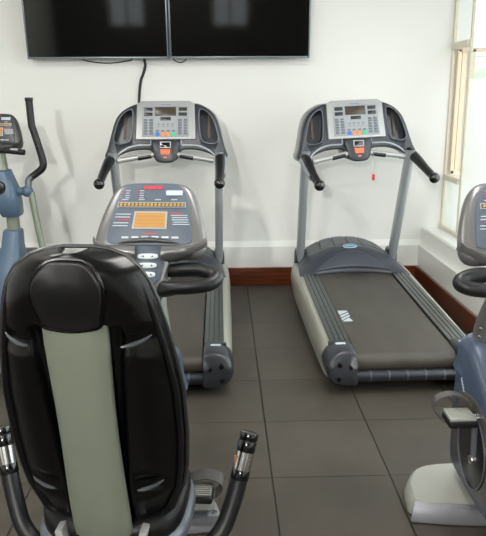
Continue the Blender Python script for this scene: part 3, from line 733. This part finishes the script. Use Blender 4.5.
    def hw(z):
        for (z0, w0), (z1, w1) in zip(tab, tab[1:]):
            if z <= z1: f = (z-z0)/(z1-z0); return w0+(w1-w0)*f
        return tab[-1][1]
    SZ = -.022
    def by(z): return -.80-.17*(max(0, z-.46)/.78)**1.1            # back surface y
    zs = []
    for (z0, w0), (z1, w1) in zip(tab, tab[1:]): zs += [z0+(z1-z0)*k/4 for k in range(4)]
    zs.append(TOPZ)
    def chan(z):                                             # half width of the spine channel
        return .108-.030*min(1, max(0, (1.06-z)/.45)) if z < 1.07 else 0
    def shell_pt(i, j):
        z = zs[int(round(j*(len(zs)-1)))]; u = -1+2*i; x = u*hw(z); ax_ = abs(x)
        y = by(z)+.085*abs(u)**3.2
        ze = (z-1.24)/.74
        topk = max(0, (z-1.12)/.12); y += .045*topk**2.5
        botk = max(0, (.56-z)/.12); y += .03*botk**2
        c = chan(z)
        if c: k = min(1, max(0, (c+.012-ax_)/.02)); y += .028*k*k*(3-2*k)
        # swelling lobes
        y -= .009*math.exp(-((ax_-.150)/.045)**2)*(1 if z > .55 else 0)
        # finger pockets
        for zc in (1.030, .60):
            du = (ax_-.140)/.042; dz = (z-zc-(-.012 if False else 0))/.020
            y += .022*math.exp(-(du*du)**2-(dz*dz)**2)
        return (x, y, z)
    b = MB(); b.grid(97, len(zs), shell_pt)
    shell = b.build('backrest_shell', m_shell, t, angle=70, solid=.010); shell.location.z = SZ
    # front pad (the side one leans on) and its rim
    def front_pt(i, j):
        z = zs[int(round(j*(len(zs)-1)))]; u = -1+2*i
        kz = min(1, (z-.41)/.05)*min(1, (1.245-z)/.06)
        y = by(z)+.060+.065*max(0, math.cos(u*math.pi/2))**.6*kz
        topk = max(0, (z-1.12)/.12); y += .030*topk**2.5
        return (u*hw(z)*.97, y, .5+(z-.5)*.985)
    MB().grid(41, len(zs), front_pt).build('backrest_pad', m_pad, t, angle=70, solid=.012).location.z = SZ
    rim = []
    for z in zs[::2]: rim.append((hw(z)-.001, z))
    ring = [(x_, by(z)+.082+.040*max(0, (z-1.12)/.12)**2.5, z) for x_, z in rim]
    ring = ring+[(-p[0], p[1], p[2]) for p in reversed(ring)]
    b = MB(); b.tube(ring+ring[:1], .005, n=8, smooth=1, caps=False); b.build('backrest_rim', mat('rim_black', '#2b2c2f', .35), t).location.z = SZ
    # oval pad
    ov = spline([(0, 1.207), (.05, 1.200), (.082, 1.165), (.088, 1.125), (.078, 1.080), (.070, 1.055), (.03, 1.045), (0, 1.043), (-.03, 1.045), (-.070, 1.055), (-.078, 1.080), (-.088, 1.125), (-.082, 1.165), (-.05, 1.200)], 4)
    def of(u, v, d):
        u *= .91; v += .022
        return (u, by(v)+.045*max(0, (v-1.12)/.12)**2.5-d, v)
    cx, cz = 0, 1.125
    b = MB(); b.loft([[of(cx+(u-cx)*k, cz+(v-cz)*k, d) for u, v in ov] for k, d in ((1.0, -.004), (1.0, .006), (.985, .010), (.95, .0115), (.90, .010), (.5, .008), (.2, .0075))]); b.build('oval_pad', m_oval, shell, angle=60)
    q = [of(cx+(u-cx)*1.03, cz+(v-cz)*1.03, .003) for u, v in ov]
    b = MB(); b.tube(q+q[:1], .0045, n=6, smooth=1, caps=False); b.build('oval_groove', m_shell, shell)
    # broad sage spine
    secs = []
    for z, hw_, yo in ((1.078, .078, .010), (1.02, .079, .004), (.94, .077, -.002), (.85, .075, -.006), (.75, .075, -.010), (.65, .077, -.012), (.58, .079, -.012), (.52, .080, -.010), (.46, .080, .0), (.40, .080, .02), (.345, .080, .05)):
        yb = by(max(z, .50))+yo; th = .024
        secs.append([(-hw_, yb+.012, z), (-hw_+.006, yb, z), (-hw_*.5, yb-.010, z), (0, yb-.014, z), (hw_*.5, yb-.010, z), (hw_-.006, yb, z), (hw_, yb+.012, z), (hw_-.004, yb+th, z), (-hw_+.004, yb+th, z)])
    MB().loft(secs).build('seat_spine', m_post, t, angle=50).location.z = SZ
    b = MB(); b.box((0, -.74, .305), (.17, .20, .03), .008); b.build('spine_bracket', m_silver, t)
    for s in (-1, 1):
        b = MB(); b.box((s*.105, -.80, .395), (.022, .05, .085), .006, Matrix.Rotation(s*.25, 3, 'Y')); b.build('bracket_tab', m_silver, t)
        b = MB(); b.cyl((s*.108, -.828, .405), (s*.110, -.840, .405), .010, 14, .003); b.build('bolt', m_chrome, t)
    # grey lips of the finger pockets
    for s in (-1, 1):
        for zc, dr in ((1.030, 1), (.60, 1)):
            pts_ = []
            for k in range(7):
                f = k/6; x_ = .108+.066*f; z_ = zc-.006+.018*f**2.2
                pts_.append((s*x_, by(z_)+.085*(x_/hw(z_))**3.2-.017, z_))
            b = MB(); b.tube(pts_, [.002, .0045, .006, .006, .005, .004, .0015], n=8, smooth=3); b.build('pocket_lip', mat('lip_grey', '#3c4045', .18, coat=.4), shell)
    # side handlebars beside the seat
    b = MB(); b.tube([(-.24, -.64, .245), (-.10, -.66, .245), (.10, -.66, .245), (.24, -.64, .245)], .026, n=14, smooth=4); b.build('handle_crossbar', m_rubber, t)
    for s in (-1, 1):
        p = [(s*.14, -.66, .245), (s*.235, -.645, .250), (s*.300, -.615, .295), (s*.335, -.58, .375), (s*.360, -.548, .465), (s*.380, -.52, .552)]
        b = MB(); b.tube(p, .0265, n=16, smooth=5); hb = b.build('side_handle', m_rubber, t)
        a_, e_ = Vector(p[-2]), Vector(p[-1]); dv = (e_-a_)
        for pts_ in ([a_-dv*.30, a_+dv*.04], [a_+dv*.62, e_-dv*.02], [e_-dv*.0, e_+dv*.24]):
            b = MB(); b.cyl(pts_[0], pts_[1], .0285, 18, .003); b.build('handle_collar', m_glossblack, hb)
        b = MB(); b.tube([a_+dv*.04, a_+dv*.62], .0278, n=16, smooth=1); b.build('pulse_sensor', m_chrome, hb)
        b = MB(); b.box(a_+dv*.33+Vector((-.024, -.014, 0)), (.006, .006, .046), .001); b.build('copper_strip', mat('copper', '#c98a5a', .3, metal=.6), hb)
    return t
make_bike(-.270, 2.36, math.radians(-4.9), 'exercise bike in the middle foreground, its large black seat back turned to the camera', .25)
make_bike(1.008, 2.34, 0, 'exercise bike cut off by the right edge of the photo, by the window', .305, True)

# ================================================================== ELLIPTICAL
def make_elliptical(x, y):
    t = thing('elliptical_trainer', (x, y, 0), 'blue and grey elliptical trainer at the left edge, beyond the left treadmill', 'elliptical trainer')
    sh, g, R_ = bike_console(t, .0, 1.265, .86, face=mat('dark_face', '#35383b', .35), shell=m_ellgrey, tilt=20)
    # front tower
    def sec(z, yy, rx, ry, p=3, cx=.0): return [(px+cx, yy+py, z) for px, py in ellipse(0, 0, rx, ry, 24, p)]
    MB().loft([sec(1.26, .03, .035, .03), sec(1.20, .03, .045, .035), sec(1.08, .03, .055, .045)]).build('console_neck', m_post, t)
    tw = MB().loft([sec(1.10, .03, .07, .05, 4, .0), sec(1.09, .02, .075, .06, 4, .0), sec(.98, .0, .110, .085, 4, .01), sec(.88, .0, .085, .09, 4, .045), sec(.80, .02, .066, .08, 4, .060), sec(.785, .02, .058, .07, 4, .060)]).build('tower_housing', m_ellblue, t)
    b = MB(); b.cyl((.02, -.10, .99), (.02, -.05, .99), .042, 24, .005); b.build('bottle_recess', m_black, tw)
    b = MB(); b.loft([sec(.80, .02, .042, .045, 2.4, .06), sec(.66, .02, .042, .045, 2.4, .06)]); b.build('pole', m_post, t)
    b = MB(); b.loft([sec(.69, .02, .056, .06, 3.5, .055), sec(.68, .02, .062, .07, 3.5, .055), sec(.58, .0, .068, .09, 3.5, .05), sec(.45, .0, .11, .16, 3.5, .02), sec(.25, .05, .14, .26, 3.5), sec(.12, .08, .15, .32, 3.5)]); b.build('lower_housing', m_ellblue, t)
    b = MB(); b.tube([(-.21, -.06, 1.228), (0, -.07, 1.238), (.21, -.09, 1.222)], .019, n=14, smooth=4); fh = b.build('fixed_handle', m_black, t)
    for s in (-1, 1):
        b = MB(); b.tube([(s*.12, -.078, 1.232), (s*.17, -.083, 1.228)], .0205, n=14, smooth=1); b.build('pulse_sensor', m_silver, fh)
        b = MB(); b.cyl((s*.08, .0, .955), (s*.20, .0, .955), .028, 18, .005); b.ball((s*.180, 0, .955), .040, (1, 1, 1.0)); b.build('arm_joint', m_ellblue, t)
        b = MB(); b.tube([(s*.195, .0, .955), (s*.190, .0, .99), (s*.195, .01, 1.035), (s*.235, .02, 1.065), (s*.285, .02, 1.105), (s*.296, .02, 1.15), (s*.276, .02, 1.25), (s*.250, .02, 1.355), (s*.240, .02, 1.40), (s*.236, .02, 1.555)],
                         [.020, .020, .021, .023, .025, .025, .024, .024, .024, .024], n=16, smooth=5)
        arm = b.build('moving_arm', m_rubber, t)
        b = MB(); b.cyl((s*.236, .02, 1.548), (s*.236, .02, 1.572), .027, 18, .004); b.build('arm_cap', m_black, arm)
        b = MB(); b.tube([(s*.195, .0, .94), (s*.190, .0, .99), (s*.194, .01, 1.03), (s*.215, .015, 1.050)], [.022, .022, .023, .024], n=16, smooth=4); b.build('arm_sleeve', m_bar, arm)
        b = MB(); b.tube([(s*.205, .0, .95), (s*.235, -.01, .70), (s*.275, -.02, .44), (s*.28, -.03, .30)], .022, n=14, smooth=3); b.build('arm_rod', m_post, t)
        b = MB(); b.tube([(s*.28, -.03, .32), (s*.24, -.5, .26), (s*.20, -1.2, .17)], .026, n=14, smooth=3); b.box((s*.21, -.62, .285), (.16, .36, .05), .02); b.build('pedal_beam', m_black, t)
        b = MB(); b.cyl((s*.20, -1.2, .17), (s*.20, -1.2, .11), .03, 16); b.box((s*.20, -.85, .06), (.06, 1.1, .03), .008); b.build('track_rail', m_silver, t)
    b = MB(); b.box((0, .28, .05), (.56, .12, .08), .03); b.box((0, -1.40, .045), (.56, .10, .08), .03); b.box((0, -.55, .06), (.10, 1.75, .06), .015); b.build('base', m_black, t)
    b = MB(); b.prism(ellipse(.16, .30, .30, .22, 36), -.16, .16, lambda u, v, d: (d, u, v), .03); b.build('flywheel_cover', m_ellgrey, t)
    return t
make_elliptical(-1.515, 4.52)
